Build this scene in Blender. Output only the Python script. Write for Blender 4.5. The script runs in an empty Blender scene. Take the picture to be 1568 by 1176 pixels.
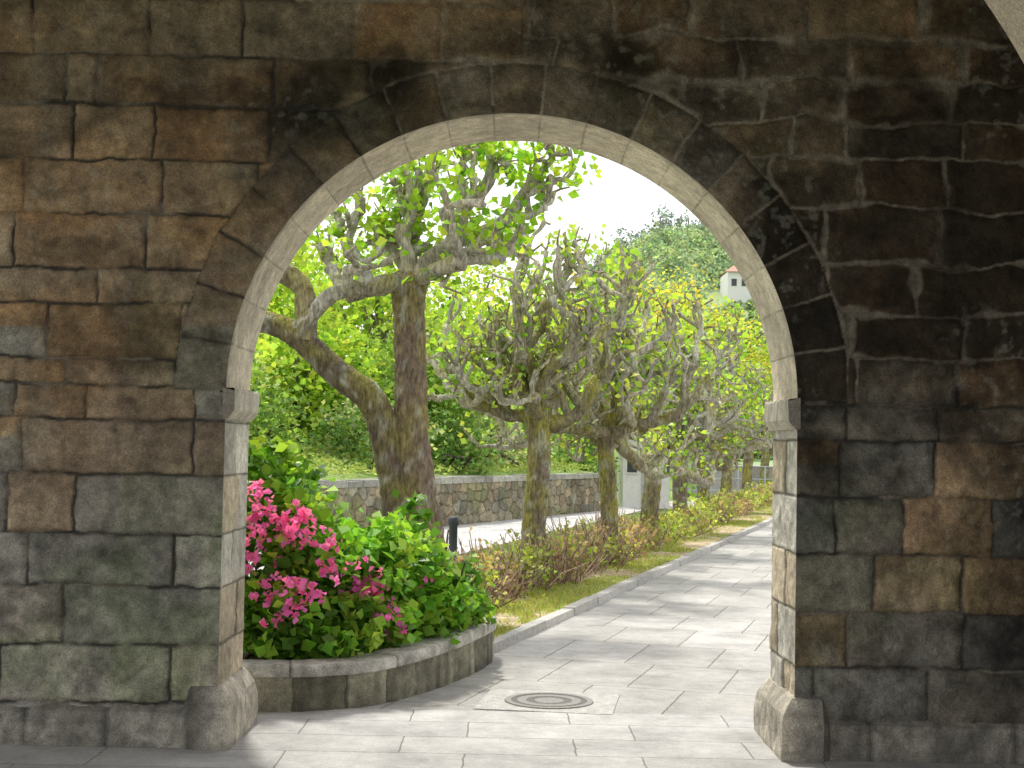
import bpy, math, numpy as np
from mathutils import Vector, Matrix
rad=math.radians
scene=bpy.context.scene
# ------------------------------------------------------------------ utils
_T={}
def vnoise(x,y,seed=0):
    if seed not in _T: _T[seed]=np.random.RandomState(seed).rand(256,256)
    T=_T[seed]; x=np.asarray(x,float); y=np.asarray(y,float)
    xi=np.floor(x).astype(int); yi=np.floor(y).astype(int)
    u=x-xi; v=y-yi; u=u*u*(3-2*u); v=v*v*(3-2*v)
    a=T[xi%256,yi%256]; b=T[(xi+1)%256,yi%256]; c=T[xi%256,(yi+1)%256]; d=T[(xi+1)%256,(yi+1)%256]
    return (a*(1-u)+b*u)*(1-v)+(c*(1-u)+d*u)*v
def fbm(x,y,seed=0,oc=4):
    s=0;a=.5;t=0
    for i in range(oc):
        s=s+a*vnoise(x*2**i,y*2**i,seed+i); t+=a; a*=.5
    return s/t
def sstep(a,b,x):
    t=np.clip((x-a)/(b-a),0,1); return t*t*(3-2*t)
class MB:
    def __init__(s): s.v=[];s.f=[];s.c=[];s.m=[];s.n=0
    def add(s,v,f,c,mat=0):
        v=np.asarray(v,float).reshape(-1,3); f=np.asarray(f,int).reshape(-1,4)
        c=np.asarray(c,float)
        if c.ndim==1: c=np.tile(c,(len(v),1))
        s.v.append(v); s.f.append(f+s.n); s.c.append(c); s.m.append(np.full(len(f),mat)); s.n+=len(v)
    def grid(s,P,c,mat=0,mask=None,flip=False):
        a,b=P.shape[:2]; i=np.arange(a*b).reshape(a,b)
        q=np.stack([i[:-1,:-1],i[1:,:-1],i[1:,1:],i[:-1,1:]],-1)
        if mask is not None:
            mk=mask[:-1,:-1]&mask[1:,:-1]&mask[1:,1:]&mask[:-1,1:]; q=q[mk]
        q=q.reshape(-1,4)
        if flip: q=q[:,::-1]
        s.add(P.reshape(-1,3),q,c.reshape(-1,3),mat)
    def box(s,x0,x1,y0,y1,z0,z1,c,mat=0,rot=0,org=(0,0)):
        v=np.array([(x,y,z) for x in(x0,x1) for y in(y0,y1) for z in(z0,z1)],float)
        if rot:
            cx,cy=org; X=v[:,0]-cx;Y=v[:,1]-cy
            v[:,0]=cx+X*math.cos(rot)-Y*math.sin(rot); v[:,1]=cy+X*math.sin(rot)+Y*math.cos(rot)
        f=[(0,1,3,2),(4,6,7,5),(0,4,5,1),(2,3,7,6),(0,2,6,4),(1,5,7,3)]
        s.add(v,f,c,mat)
    def tube(s,pts,rr,c,mat=0,ns=7,sub=3,rng=None,jit=.1,moss=None):
        pts=np.asarray(pts,float); rr=np.asarray(rr,float)
        if sub>1:
            n=len(pts); P=np.vstack([2*pts[0]-pts[1],pts,2*pts[-1]-pts[-2]]); out=[];ro=[]
            for i in range(n-1):
                p0,p1,p2,p3=P[i:i+4]
                for k in range(sub):
                    t=k/sub
                    out.append(.5*((2*p1)+(p2-p0)*t+(2*p0-5*p1+4*p2-p3)*t*t+(3*p1-p0-3*p2+p3)*t**3))
                    ro.append(rr[i]*(1-t)+rr[i+1]*t)
            out.append(pts[-1]); ro.append(rr[-1]); pts=np.array(out); rr=np.array(ro)
        d0=pts[-1]-pts[-2]; d0/=np.linalg.norm(d0)+1e-9
        pts=np.vstack([pts,pts[-1]+d0*rr[-1]*.6]); rr=np.append(rr,rr[-1]*.12)
        n=len(pts); T=np.gradient(pts,axis=0); T/=np.linalg.norm(T,axis=1,keepdims=True)+1e-9
        u=np.cross(T[0],[0.3,1,.2]); u/=np.linalg.norm(u); V=[]
        ang=np.arange(ns+1)*2*np.pi/ns
        flute=1+.07*np.sin(ang*3+pts[0,0]*9)+.05*np.sin(ang*5+pts[0,1]*7)
        for i in range(n):
            u=u-T[i]*np.dot(u,T[i]); u/=np.linalg.norm(u)+1e-9; w=np.cross(T[i],u)
            r=rr[i]*(flute if ns>10 else np.ones(ns+1))
            if rng is not None:
                j=1+rng.uniform(-jit,jit,ns); r=r*np.append(j,j[0])
            V.append(pts[i]+np.outer(np.cos(ang)*r,u)+np.outer(np.sin(ang)*r,w))
        V=np.array(V); c=np.asarray(c,float)
        C=np.tile(c,(n,ns+1,1))
        if rng is not None: C*=rng.uniform(.75,1.25,(n,ns+1,1)); C[:,-1]=C[:,0]
        if moss is not None:
            up=(V-pts[:,None,:]); up=up[:,:,2]/(np.linalg.norm(up,axis=2)+1e-9)
            f=np.clip((up*.5+.5)*moss[1]*sstep(.3,.7,fbm(V[:,:,0]*5+9,V[:,:,2]*4+V[:,:,1]*4,3,3))*1.5,0,.9)[...,None]
            C=C*(1-f)+np.array(moss[0])*f
            q=sstep(.60,.70,fbm(V[:,:,0]*14+3,V[:,:,2]*10+V[:,:,1]*8,13,3))[...,None]*.6
            C=C*(1-q)+np.array([.40,.41,.34])*q
        s.grid(V,C,mat)
    def build(s,name,mats,smooth=True,parent=None):
        v=np.vstack(s.v);f=np.vstack(s.f);c=np.vstack(s.c);m=np.concatenate(s.m)
        me=bpy.data.meshes.new(name); me.vertices.add(len(v)); me.vertices.foreach_set('co',v.astype(np.float32).ravel())
        me.loops.add(len(f)*4); me.loops.foreach_set('vertex_index',f.astype(np.int32).ravel())
        me.polygons.add(len(f)); me.polygons.foreach_set('loop_start',(np.arange(len(f))*4).astype(np.int32))
        me.polygons.foreach_set('material_index',m.astype(np.int32))
        me.polygons.foreach_set('use_smooth',np.full(len(f),smooth))
        me.update(calc_edges=True)
        a=me.color_attributes.new('Col','FLOAT_COLOR','POINT')
        a.data.foreach_set('color',np.hstack([np.clip(c,0,1),np.ones((len(c),1))]).astype(np.float32).ravel())
        for x in mats: me.materials.append(x)
        me.validate()
        o=bpy.data.objects.new(name,me); scene.collection.objects.link(o)
        if parent: o.parent=parent
        return o
def unit(a): return a/(np.linalg.norm(a,axis=-1,keepdims=True)+1e-9)
def leaves(mb,C,size,col,rng,mat=0,up=.7,var=.3,wid=.42):
    n=len(C); a=unit(rng.normal(0,1,(n,3))*[1,1,.6]); nn=unit(rng.normal(0,1,(n,3))+[0,0,up])
    b=unit(np.cross(nn,a)); nn=np.cross(a,b)
    sz=(size*rng.uniform(.6,1.3,n))[:,None]
    v0=C-a*sz*.5; v1=C+b*sz*wid+nn*sz*.12; v2=C+a*sz*.5-nn*sz*.1; v3=C-b*sz*wid+nn*sz*.12
    V=np.stack([v0,v1,v2,v3],1).reshape(-1,3); F=np.arange(n*4).reshape(n,4)
    col=np.asarray(col,float)
    if col.ndim==1: col=np.tile(col,(n,1))
    cc=col*rng.uniform(1-var,1+var,(n,1))*rng.uniform(.88,1.12,(n,3))
    mb.add(V,F,np.repeat(cc,4,0),mat)
def cloud(mb,c,r,nclump,nleaf,size,cols,rng,spread=.22,mat=0,shell=.55,up=.6,zmin=None):
    c=np.array(c,float); r=np.array(r,float)
    d=unit(rng.normal(0,1,(nclump,3))); k=rng.uniform(shell,1.08,(nclump,1))
    cc=c+d*r*k
    cols=np.array(cols,float); ci=cols[rng.randint(0,len(cols),nclump)]*rng.uniform(.65,1.3,(nclump,1))
    P=np.repeat(cc,nleaf,0)+rng.normal(0,1,(nclump*nleaf,3))*r.mean()*spread*np.array([1,1,.8])
    K=np.repeat(ci,nleaf,0)
    if zmin is not None:
        m=P[:,2]>zmin; P=P[m];K=K[m]
    leaves(mb,P,size,K,rng,mat,up)
# ------------------------------------------------------------------ materials
def mat_base(name,rough=.85):
    m=bpy.data.materials.new(name); m.use_nodes=True; nt=m.node_tree
    b=nt.nodes['Principled BSDF']; b.inputs['Roughness'].default_value=rough
    b.inputs['Specular IOR Level'].default_value=.3
    return m,nt,b
def mat_vcol(name,rough=.85,nscale=40,namt=.5,bump=.3,bscale=60,bdist=.01,zs=1.0,speck=0):
    m,nt,b=mat_base(name,rough); N=nt.nodes; L=nt.links
    a=N.new('ShaderNodeAttribute'); a.attribute_name='Col'
    tc=N.new('ShaderNodeTexCoord'); mp=N.new('ShaderNodeMapping'); mp.inputs['Scale'].default_value=(1,1,zs); L.new(tc.outputs['Object'],mp.inputs['Vector'])
    n=N.new('ShaderNodeTexNoise'); n.inputs['Scale'].default_value=nscale; n.inputs['Detail'].default_value=4; n.inputs['Roughness'].default_value=.65
    L.new(mp.outputs[0],n.inputs['Vector'])
    mr=N.new('ShaderNodeMapRange'); mr.inputs['From Min'].default_value=.32; mr.inputs['From Max'].default_value=.68
    mr.inputs['To Min'].default_value=1-namt; mr.inputs['To Max'].default_value=1+namt
    L.new(n.outputs['Fac'],mr.inputs['Value']); fac=mr.outputs[0]
    if speck:
        v=N.new('ShaderNodeTexNoise'); v.inputs['Scale'].default_value=speck; v.inputs['Detail'].default_value=1; L.new(tc.outputs['Object'],v.inputs['Vector'])
        m2=N.new('ShaderNodeMapRange'); m2.inputs['From Min'].default_value=.3; m2.inputs['From Max'].default_value=.7; m2.inputs['To Min'].default_value=.75; m2.inputs['To Max'].default_value=1.25; L.new(v.outputs['Fac'],m2.inputs['Value'])
        mu=N.new('ShaderNodeMath'); mu.operation='MULTIPLY'; L.new(fac,mu.inputs[0]); L.new(m2.outputs[0],mu.inputs[1]); fac=mu.outputs[0]
    mx=N.new('ShaderNodeVectorMath'); mx.operation='SCALE'
    L.new(a.outputs['Color'],mx.inputs[0]); L.new(fac,mx.inputs['Scale'])
    L.new(mx.outputs[0],b.inputs['Base Color'])
    n2=N.new('ShaderNodeTexNoise'); n2.inputs['Scale'].default_value=bscale; n2.inputs['Detail'].default_value=3; n2.inputs['Roughness'].default_value=.6
    L.new(mp.outputs[0],n2.inputs['Vector'])
    bp=N.new('ShaderNodeBump'); bp.inputs['Strength'].default_value=bump; bp.inputs['Distance'].default_value=bdist
    L.new(n2.outputs['Fac'],bp.inputs['Height']); L.new(bp.outputs[0],b.inputs['Normal'])
    return m
def mat_leaf(name,tr=.4,rough=.5,simple=False):
    m,nt,b=mat_base(name,rough); N=nt.nodes; L=nt.links
    a=N.new('ShaderNodeAttribute'); a.attribute_name='Col'
    if simple:
        b=N.new('ShaderNodeBsdfDiffuse'); L.new(a.outputs['Color'],b.inputs['Color'])
    else: L.new(a.outputs['Color'],b.inputs['Base Color'])
    t=N.new('ShaderNodeBsdfTranslucent')
    g=N.new('ShaderNodeVectorMath'); g.operation='MULTIPLY'; g.inputs[1].default_value=(1.5,1.4,.7)
    L.new(a.outputs['Color'],g.inputs[0]); L.new(g.outputs[0],t.inputs['Color'])
    mx=N.new('ShaderNodeMixShader'); mx.inputs[0].default_value=tr
    L.new(b.outputs[0],mx.inputs[1]); L.new(t.outputs[0],mx.inputs[2]); L.new(mx.outputs[0],N['Material Output'].inputs['Surface'])
    return m
def mat_plain(name,col,rough=.6,metal=0):
    m,nt,b=mat_base(name,rough); b.inputs['Base Color'].default_value=(*col,1); b.inputs['Metallic'].default_value=metal
    N=nt.nodes;L=nt.links; n=N.new('ShaderNodeTexNoise'); n.inputs['Scale'].default_value=15; n.inputs['Detail'].default_value=5
    r=N.new('ShaderNodeMix'); r.data_type='RGBA'; r.inputs['A'].default_value=(*[c*.8 for c in col],1); r.inputs['B'].default_value=(*[min(1,c*1.15) for c in col],1)
    tc=N.new('ShaderNodeTexCoord'); L.new(tc.outputs['Object'],n.inputs['Vector'])
    L.new(n.outputs['Fac'],r.inputs['Factor']); L.new(r.outputs['Result'],b.inputs['Base Color'])
    return m
def mat_paving(name,rot,bw,bh,c1,c2,mortar,msize=.008,offset=(0,0,0)):
    m,nt,b=mat_base(name,.8); N=nt.nodes; L=nt.links
    tc=N.new('ShaderNodeTexCoord'); mp=N.new('ShaderNodeMapping'); mp.inputs['Rotation'].default_value=(0,0,rot); mp.inputs['Location'].default_value=offset
    L.new(tc.outputs['Object'],mp.inputs['Vector'])
    wn=N.new('ShaderNodeTexNoise'); wn.inputs['Scale'].default_value=9; wn.inputs['Detail'].default_value=3; L.new(tc.outputs['Object'],wn.inputs['Vector'])
    ws=N.new('ShaderNodeVectorMath'); ws.operation='MULTIPLY_ADD'; ws.inputs[1].default_value=(.02,.02,0); L.new(wn.outputs['Color'],ws.inputs[0]); L.new(mp.outputs[0],ws.inputs[2])
    br=N.new('ShaderNodeTexBrick'); br.inputs['Scale'].default_value=1; br.inputs['Brick Width'].default_value=bw; br.inputs['Row Height'].default_value=bh
    br.inputs['Mortar Size'].default_value=msize; br.inputs['Mortar Smooth'].default_value=.3; br.inputs['Bias'].default_value=0
    br.inputs['Color1'].default_value=(*c1,1); br.inputs['Color2'].default_value=(*c2,1); br.inputs['Mortar'].default_value=(*mortar,1)
    br.offset=.37; br.squash=1.0
    L.new(ws.outputs[0],br.inputs['Vector'])
    n=N.new('ShaderNodeTexNoise'); n.inputs['Scale'].default_value=1.6; n.inputs['Detail'].default_value=8; n.inputs['Roughness'].default_value=.78
    L.new(tc.outputs['Object'],n.inputs['Vector'])
    mr=N.new('ShaderNodeMapRange'); mr.inputs['From Min'].default_value=.3; mr.inputs['From Max'].default_value=.7; mr.inputs['To Min'].default_value=.52; mr.inputs['To Max'].default_value=1.18
    L.new(n.outputs['Fac'],mr.inputs['Value'])
    n2=N.new('ShaderNodeTexNoise'); n2.inputs['Scale'].default_value=90; n2.inputs['Detail'].default_value=2
    L.new(tc.outputs['Object'],n2.inputs['Vector'])
    mr2=N.new('ShaderNodeMapRange'); mr2.inputs['To Min'].default_value=.75; mr2.inputs['To Max'].default_value=1.25
    L.new(n2.outputs['Fac'],mr2.inputs['Value'])
    mu=N.new('ShaderNodeMath'); mu.operation='MULTIPLY'; L.new(mr.outputs[0],mu.inputs[0]); L.new(mr2.outputs[0],mu.inputs[1])
    sc=N.new('ShaderNodeVectorMath'); sc.operation='SCALE'; L.new(br.outputs['Color'],sc.inputs[0]); L.new(mu.outputs[0],sc.inputs['Scale'])
    L.new(sc.outputs[0],b.inputs['Base Color'])
    bp=N.new('ShaderNodeBump'); bp.inputs['Strength'].default_value=.5; bp.inputs['Distance'].default_value=.01; bp.invert=True
    L.new(br.outputs['Fac'],bp.inputs['Height'])
    bp2=N.new('ShaderNodeBump'); bp2.inputs['Strength'].default_value=.35; bp2.inputs['Distance'].default_value=.006
    L.new(n2.outputs['Fac'],bp2.inputs['Height']); L.new(bp.outputs[0],bp2.inputs['Normal']); L.new(bp2.outputs[0],b.inputs['Normal'])
    return m
M_stone=mat_vcol('weathered_granite',.88,14,.3,.6,60,.014,1,120)
M_pale=mat_vcol('pale_granite',.85,20,.2,.4,80,.006,1,160)
M_bark=mat_vcol('plane_bark',.9,34,.55,.9,42,.03,.3)
M_leaf=mat_leaf('fresh_leaf',.45)
M_leafd=mat_leaf('shrub_leaf',.35,.45)
M_bg=mat_leaf('background_leaf',.4,.8,True)
M_far=mat_leaf('distant_leaf',.2,.8,True)
M_petal=mat_leaf('pink_petal',.35,.6)
M_soil=mat_vcol('soil',.95,20,.5,.8,30,.03)
# ------------------------------------------------------------------ camera
cam=bpy.data.cameras.new('camera'); cam.sensor_width=36; cam.lens=50; cam.clip_start=.05; cam.clip_end=3000
co=bpy.data.objects.new('camera',cam); scene.collection.objects.link(co); scene.camera=co
co.matrix_world=Matrix.Translation((0,0,1.6))@Matrix.Rotation(rad(92.5),4,'X')@Matrix.Rotation(rad(1.1),4,'Z')
# ------------------------------------------------------------------ light
AZ=-16; EL=58
S=Vector((math.sin(rad(AZ))*math.cos(rad(EL)),math.cos(rad(AZ))*math.cos(rad(EL)),math.sin(rad(EL))))
sl=bpy.data.lights.new('sun','SUN'); sl.energy=3.8; sl.angle=rad(5); sl.color=(1,.96,.89)
so=bpy.data.objects.new('sun',sl); scene.collection.objects.link(so); so.rotation_euler=(-S).to_track_quat('-Z','Y').to_euler(); so.location=(-10,12,20)
w=bpy.data.worlds.new('World'); scene.world=w; w.use_nodes=True; nt=w.node_tree; N=nt.nodes;L=nt.links
bg=N['Background']; sky=N.new('ShaderNodeTexSky'); sky.sky_type='NISHITA'; sky.sun_disc=False; sky.sun_elevation=rad(EL); sky.sun_rotation=rad(AZ%360)
sky.dust_density=3; sky.air_density=1; sky.ozone_density=1
tc=N.new('ShaderNodeTexCoord'); nz=N.new('ShaderNodeTexNoise'); nz.inputs['Scale'].default_value=2.5; nz.inputs['Detail'].default_value=6
L.new(tc.outputs['Generated'],nz.inputs['Vector'])
mr=N.new('ShaderNodeMapRange'); mr.inputs['From Min'].default_value=.3; mr.inputs['From Max'].default_value=.65; mr.inputs['To Min'].default_value=.6; mr.inputs['To Max'].default_value=.97
L.new(nz.outputs['Fac'],mr.inputs['Value'])
mx=N.new('ShaderNodeMix'); mx.data_type='RGBA'; mx.inputs['B'].default_value=(10.3,10.3,10.5,1)
L.new(mr.outputs[0],mx.inputs['Factor']); L.new(sky.outputs[0],mx.inputs['A']); L.new(mx.outputs['Result'],bg.inputs['Color'])
bg.inputs['Strength'].default_value=.15
scene.view_settings.view_transform='Standard'; scene.view_settings.look='None'; scene.view_settings.exposure=0
# ------------------------------------------------------------------ ARCH WALL
Y0,Y1,R,ZS,RX=7.46,8.14,1.5,1.86,1.77
def pxX(x): return (x-784)/292.
rs=np.random.RandomState(5)
Ly=[-130,-15,75,155,240,325,410,462,548,590,642,725,815,897,985,1072,1150]
Lj={(-15,75):[28,212,355,530,665],(75,155):[85,133,405,560],(155,240):[100,222,400],(240,325):[22,240,385],(325,410):[10,217,352],
(410,462):[143,322],(462,548):[68,275],(548,590):[100,268],(590,642):[128,298],(642,725):[35,298],(725,815):[118,],(815,897):[52,272],
(897,985):[105,],(985,1072):[12,272],(1072,1150):[70,160]}
Ry=[-140,-20,55,118,182,245,320,402,472,545,620,674,760,848,935,1020,1110,1170]
Rj={(-20,55):[800,925,1050,1240,1410],(55,118):[835,1120,1300],(118,182):[1160,1290,1450],(182,245):[1210,1300,1470],(245,320):[1185,1320,1440],(320,402):[1260,1430],
(402,472):[1265,1400],(472,545):[1300,1480],(545,620):[1310,1470],(620,674):[1295,1440],(674,760):[1290,1435],(760,848):[1280,1385],(848,935):[1340,1475],
(935,1020):[1300,1480],(1020,1110):[1255,1430],(1110,1170):[1350,1480]}
def prep(ys,jd,h,side):
    ys=sorted(ys,reverse=True); edges=[1.6+(h-y)/292. for y in ys]; joints=[]
    for i in range(len(ys)-1):
        key=(ys[i+1],ys[i]); js=[pxX(q) for q in jd.get(key,[])]
        if not js: js=[-2.0 if side<0 else 2.0]
        if side<0:
            a=min(js)
            while a>-7: a-=rs.uniform(.35,.75); js.append(a)
        else:
            a=max(js)
            while a<7: a+=rs.uniform(.35,.75); js.append(a)
        joints.append(np.array(sorted(js)))
    return np.array(edges),joints
LE,LJ=prep(Ly,Lj,671,-1); RE,RJ=prep(Ry,Rj,692,1)
def blocks(X,Z,E,J,base):
    idx=np.clip(np.searchsorted(E,Z)-1,0,len(J)-1); D=np.minimum(np.abs(Z-E[idx]),np.abs(E[np.clip(idx+1,0,len(E)-1)]-Z)); ID=np.zeros(X.shape,int)
    for k,j in enumerate(J):
        m=idx==k
        if not m.any(): continue
        x=X[m]; q=np.searchsorted(j,x); lo=j[np.clip(q-1,0,len(j)-1)]; hi=j[np.clip(q,0,len(j)-1)]
        D[m]=np.minimum(D[m],np.minimum(np.abs(x-lo),np.abs(x-hi))); ID[m]=base+k*40+q
    return ID,D
tab=np.random.RandomState(11).rand(6000,4)
warm=np.array([[.28,.205,.13],[.24,.185,.125],[.30,.21,.12],[.22,.175,.125],[.27,.225,.165],[.28,.18,.10]])*1.1
gray=np.array([[.23,.21,.175],[.185,.175,.15],[.25,.235,.20],[.215,.19,.15],[.175,.172,.158],[.235,.205,.165]])
warm=warm*.6+warm.mean(0)*.4*np.array([.99,1.0,1.03]); gray=gray*.75+gray.mean(0)*.25
NV=19
def masonry(X,Z):
    up=sstep(1.8,2.4,Z); amp=.014+.05*up*(X>0.1)
    Xw=X+amp*(fbm(X*2.6,Z*2.6,21)-.5)*2+.013*(fbm(X*13,Z*13,24)-.5)*2; Zw=Z+amp*(fbm(X*2.6+7,Z*2.6,31)-.5)*2+.013*(fbm(X*13,Z*13,34)-.5)*2
    i1,d1=blocks(Xw,Zw,LE,LJ,0); i2,d2=blocks(Xw,Zw,RE,RJ,2000)
    sx=X>0.02; ID=np.where(sx,i2,i1); D=np.where(sx,d2,d1)
    w2=.012; Xr=X+w2*(fbm(X*9,Z*9,25)-.5)*2; Zr=Z+w2*(fbm(X*9,Z*9,35)-.5)*2
    r=np.hypot(Xr,np.maximum(Zr-ZS,0)); th=np.arctan2(Zr-ZS,Xr)
    ring=(r<RX)&(Zr>ZS)
    tj=(th/np.pi*NV); dr=np.minimum(np.abs(tj-np.round(tj))*np.pi/NV*r,np.abs(RX-r)+.006)
    ID=np.where(ring,4000+np.floor(tj).astype(int),ID); D=np.where(ring,dr,np.minimum(D,np.where(Z>ZS,np.abs(r-RX)+.006,9)))
    t=tab[ID%6000]
    k=(t[...,0]*6).astype(int)%6
    wv=np.clip(.12+.85*sstep(1.4,2.4,Z)+.15*(X>1.4)*(Z<1.9),0,1)
    usewarm=(t[...,1]<wv)[...,None]
    C=np.where(usewarm,warm[k],gray[k])
    C=np.where(ring[...,None],C*.5+np.array([.14,.12,.093])*.55,C)
    C=C*(.76+.44*t[...,2])[...,None]
    ochre=((X<-1.92)&(X>-2.34)&(Z>3.08)&(Z<3.37)&(~ring)); C=np.where(ochre[...,None],C*.5+np.array([.17,.115,.06]),C)
    g=fbm(X*2.2,Z*2.2,41,5); g2=fbm(X*9,Z*9,51,5); g3=fbm(X*7,Z*1.2,61,4); g4=fbm(X*26,Z*26,55,4)
    C=C*(.5+1.0*g)[...,None]*(.6+.8*g2)[...,None]*(.7+.6*g3)[...,None]*(.7+.6*g4)[...,None]
    rust=sstep(.5,.75,fbm(X*3+3,Z*3.5,71,5))*.5*sstep(1.0,2.2,Z)
    C=C*(1-rust[...,None])+C*np.array([1.22,.97,.72])*rust[...,None]
    pale=sstep(.6,.8,fbm(X*4,Z*4,81,6))*.35
    C=C*(1-pale[...,None])+np.array([.27,.245,.195])*(.6+.8*g4)[...,None]*pale[...,None]
    ea=((X-1.95)/.75)**2+((Z-2.55)/.62)**2
    soot_shade=np.exp(-ea)*1.5+.9*np.exp(-((X-1.55)/.25)**2-((Z-2.0)/.5)**2)+.8*np.exp(-((X-2.6)/.9)**2-((Z-3.3)/.7)**2)+.5*np.exp(-((X-1.0)/.6)**2-((Z-3.7)/.3)**2)  # blackened stones at the upper right
    soot_shade+=.6*np.exp(-((r-1.86)/.14)**2)*(Z>2.5)*(.3+.7*vnoise(th*4,th*0,91))
    soot_shade+=.6*np.exp(-((X+.95)/.5)**2-((Z-3.4)/.25)**2)+.5*np.exp(-((X-2.7)/.35)**2)+.3*(X>1.5)*(1-sstep(1.6,2.1,Z))+.2*sstep(2.6,3.6,Z)  # right-side and top terms paint the weaker light there into the stone
    soot_shade=np.clip(soot_shade*(.25+1.5*fbm(X*3.5,Z*3.5,101,5))-.12,0,.9)
    soot2=sstep(.54,.68,fbm(X*3+20,Z*5,111,6))*.36
    C=C*(1-soot_shade[...,None]*.93)*(1-soot2[...,None])
    lich=sstep(.6,.72,fbm(X*24,Z*24,121,4))*sstep(.45,.65,fbm(X*1.5+4,Z*1.5,131,3))*.3
    C=C*(1-lich[...,None])+np.array([.30,.30,.25])*lich[...,None]
    lp=.5*np.exp(-((X-1.9)/.4)**2-((Z-.5)/.3)**2)*sstep(.4,.6,fbm(X*5,Z*4,133,5)); C=C*(1-lp[...,None])+np.array([.30,.295,.26])*lp[...,None]
    grn=np.clip(sstep(.5,.7,fbm(X*2.3+9,Z*2.3,135,4))*(1-sstep(1.0,2.0,Z))*.5+.35*sstep(.45,.65,fbm(X*3+2,Z*3,137,4))*(np.abs(r-1.7)<.35),0,.8)
    C=C*(1-grn[...,None])+C*np.array([.84,1.0,.72])*grn[...,None]
    pm=((X>.1)&(Z>1.95))|((np.abs(X)<1.2)&(Z>3.4))
    jn=fbm(X*5,Z*5,145,4)
    jw=np.where(pm&~ring,.007+.036*sstep(.35,.8,fbm(X*4,Z*4,141,4)),.003+.010*jn)
    jm=1-sstep(jw*.5,jw*1.3,D)
    jc=np.where(pm[...,None],np.array([.35,.30,.235])*(.5+.9*g4)[...,None]*(1-.45*soot_shade)[...,None],np.array([.05,.045,.038]))
    mixpale=sstep(.5,.6,fbm(X*2.5,Z*2.5,151,3))*(~pm)*.9
    jc=jc+mixpale[...,None]*np.array([.16,.14,.11])
    jmc=(jm*np.where(pm,.25+.7*sstep(.36,.54,fbm(X*2.2,Z*2.2,161,4)),.25+.7*sstep(.3,.55,jn)))[...,None]
    C=C*(1-jmc)+jc*jmc
    disp=(t[...,3]-.5)*.016+(fbm(X*7,Z*7,171,5)-.5)*.032+(fbm(X*28,Z*28,181,3)-.5)*.011
    disp+=-.011*(1-sstep(0,.035,D))-jm*np.where(pm,.000,.012)
    return C,disp,r,ring
def clean(a,keys):
    for k in keys: a=a[np.abs(a-k)>.004]
    return np.sort(np.append(a,keys))
xs=clean(np.concatenate([np.linspace(-7,-2.95,40),np.arange(-2.94,2.941,.0075),np.linspace(2.95,7,40)]),[-R,R])
zs=clean(np.concatenate([np.arange(0,4.1,.0075),np.linspace(4.12,4.6,8)]),[ZS])
mb=MB()
def wall_face(xs,zs,y,sgn):
    X,Z=np.meshgrid(xs,zs,indexing='ij'); C,disp,r,ring=masonry(X,Z)
    disp=np.maximum(disp,-.035)
    inside=(Z>ZS)&(np.hypot(X,Z-ZS)<RX-.02); disp=np.where(inside,-.045,disp)
    edge=np.where(Z<=ZS,np.abs(X)-R,9); disp=disp*sstep(0,.03,edge)
    P=np.stack([X,y-sgn*disp,Z],-1)
    mask=~((Z<ZS-1e-6)&(np.abs(X)<R-1e-6))&~((Z>=ZS-1e-6)&(np.hypot(X,Z-ZS)<R+.03)&~((np.abs(np.abs(X)-R)<1e-6)&(Z<ZS+1e-6)))
    mb.grid(P,C,0,mask,flip=sgn<0)
    th=np.linspace(0,np.pi,700 if sgn>0 else 120); rr=np.linspace(R,RX+.002,44 if sgn>0 else 8); TH,RR=np.meshgrid(th,rr,indexing='ij')
    X=RR*np.cos(TH); Z=ZS+RR*np.sin(TH); C,disp,_,_=masonry(X,Z)
    disp=np.clip(disp,-.03,.03)*sstep(0,.03,RR-R); disp=disp-.05*sstep(RX-.008,RX+.002,RR)
    P=np.stack([X,y-sgn*disp,Z],-1); mb.grid(P,C,0,flip=sgn>0)
wall_face(xs,zs,Y0,1)
wall_face(clean(np.linspace(-7,7,230),[-R,R]),clean(np.linspace(0,4.6,90),[ZS]),Y1,-1)
th=np.linspace(0,np.pi,700); yy=np.linspace(Y0,Y1,60); TH,YY=np.meshgrid(th,yy,indexing='ij')
tj=TH/np.pi*NV+.06*(vnoise(YY*3,TH*0,7)-.5); D=np.abs(tj-np.round(tj))*np.pi/NV*R
t=tab[4500+np.floor(tj).astype(int)]
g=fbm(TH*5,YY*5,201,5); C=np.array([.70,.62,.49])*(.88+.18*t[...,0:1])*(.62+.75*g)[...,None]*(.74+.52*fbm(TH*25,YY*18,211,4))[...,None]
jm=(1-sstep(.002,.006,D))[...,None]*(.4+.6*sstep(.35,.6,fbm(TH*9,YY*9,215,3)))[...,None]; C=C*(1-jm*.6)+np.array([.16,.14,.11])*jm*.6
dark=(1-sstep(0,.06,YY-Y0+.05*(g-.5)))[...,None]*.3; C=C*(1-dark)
disp=((fbm(TH*9,YY*9,221,4)-.5)*.026+(t[...,1]-.5)*.010-.005*jm[...,0])*sstep(0,.04,YY-Y0)*sstep(0,.03,Y1-YY)
rr=R-disp; mb.grid(np.stack([rr*np.cos(TH),YY,ZS+rr*np.sin(TH)],-1),C,1)
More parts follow.
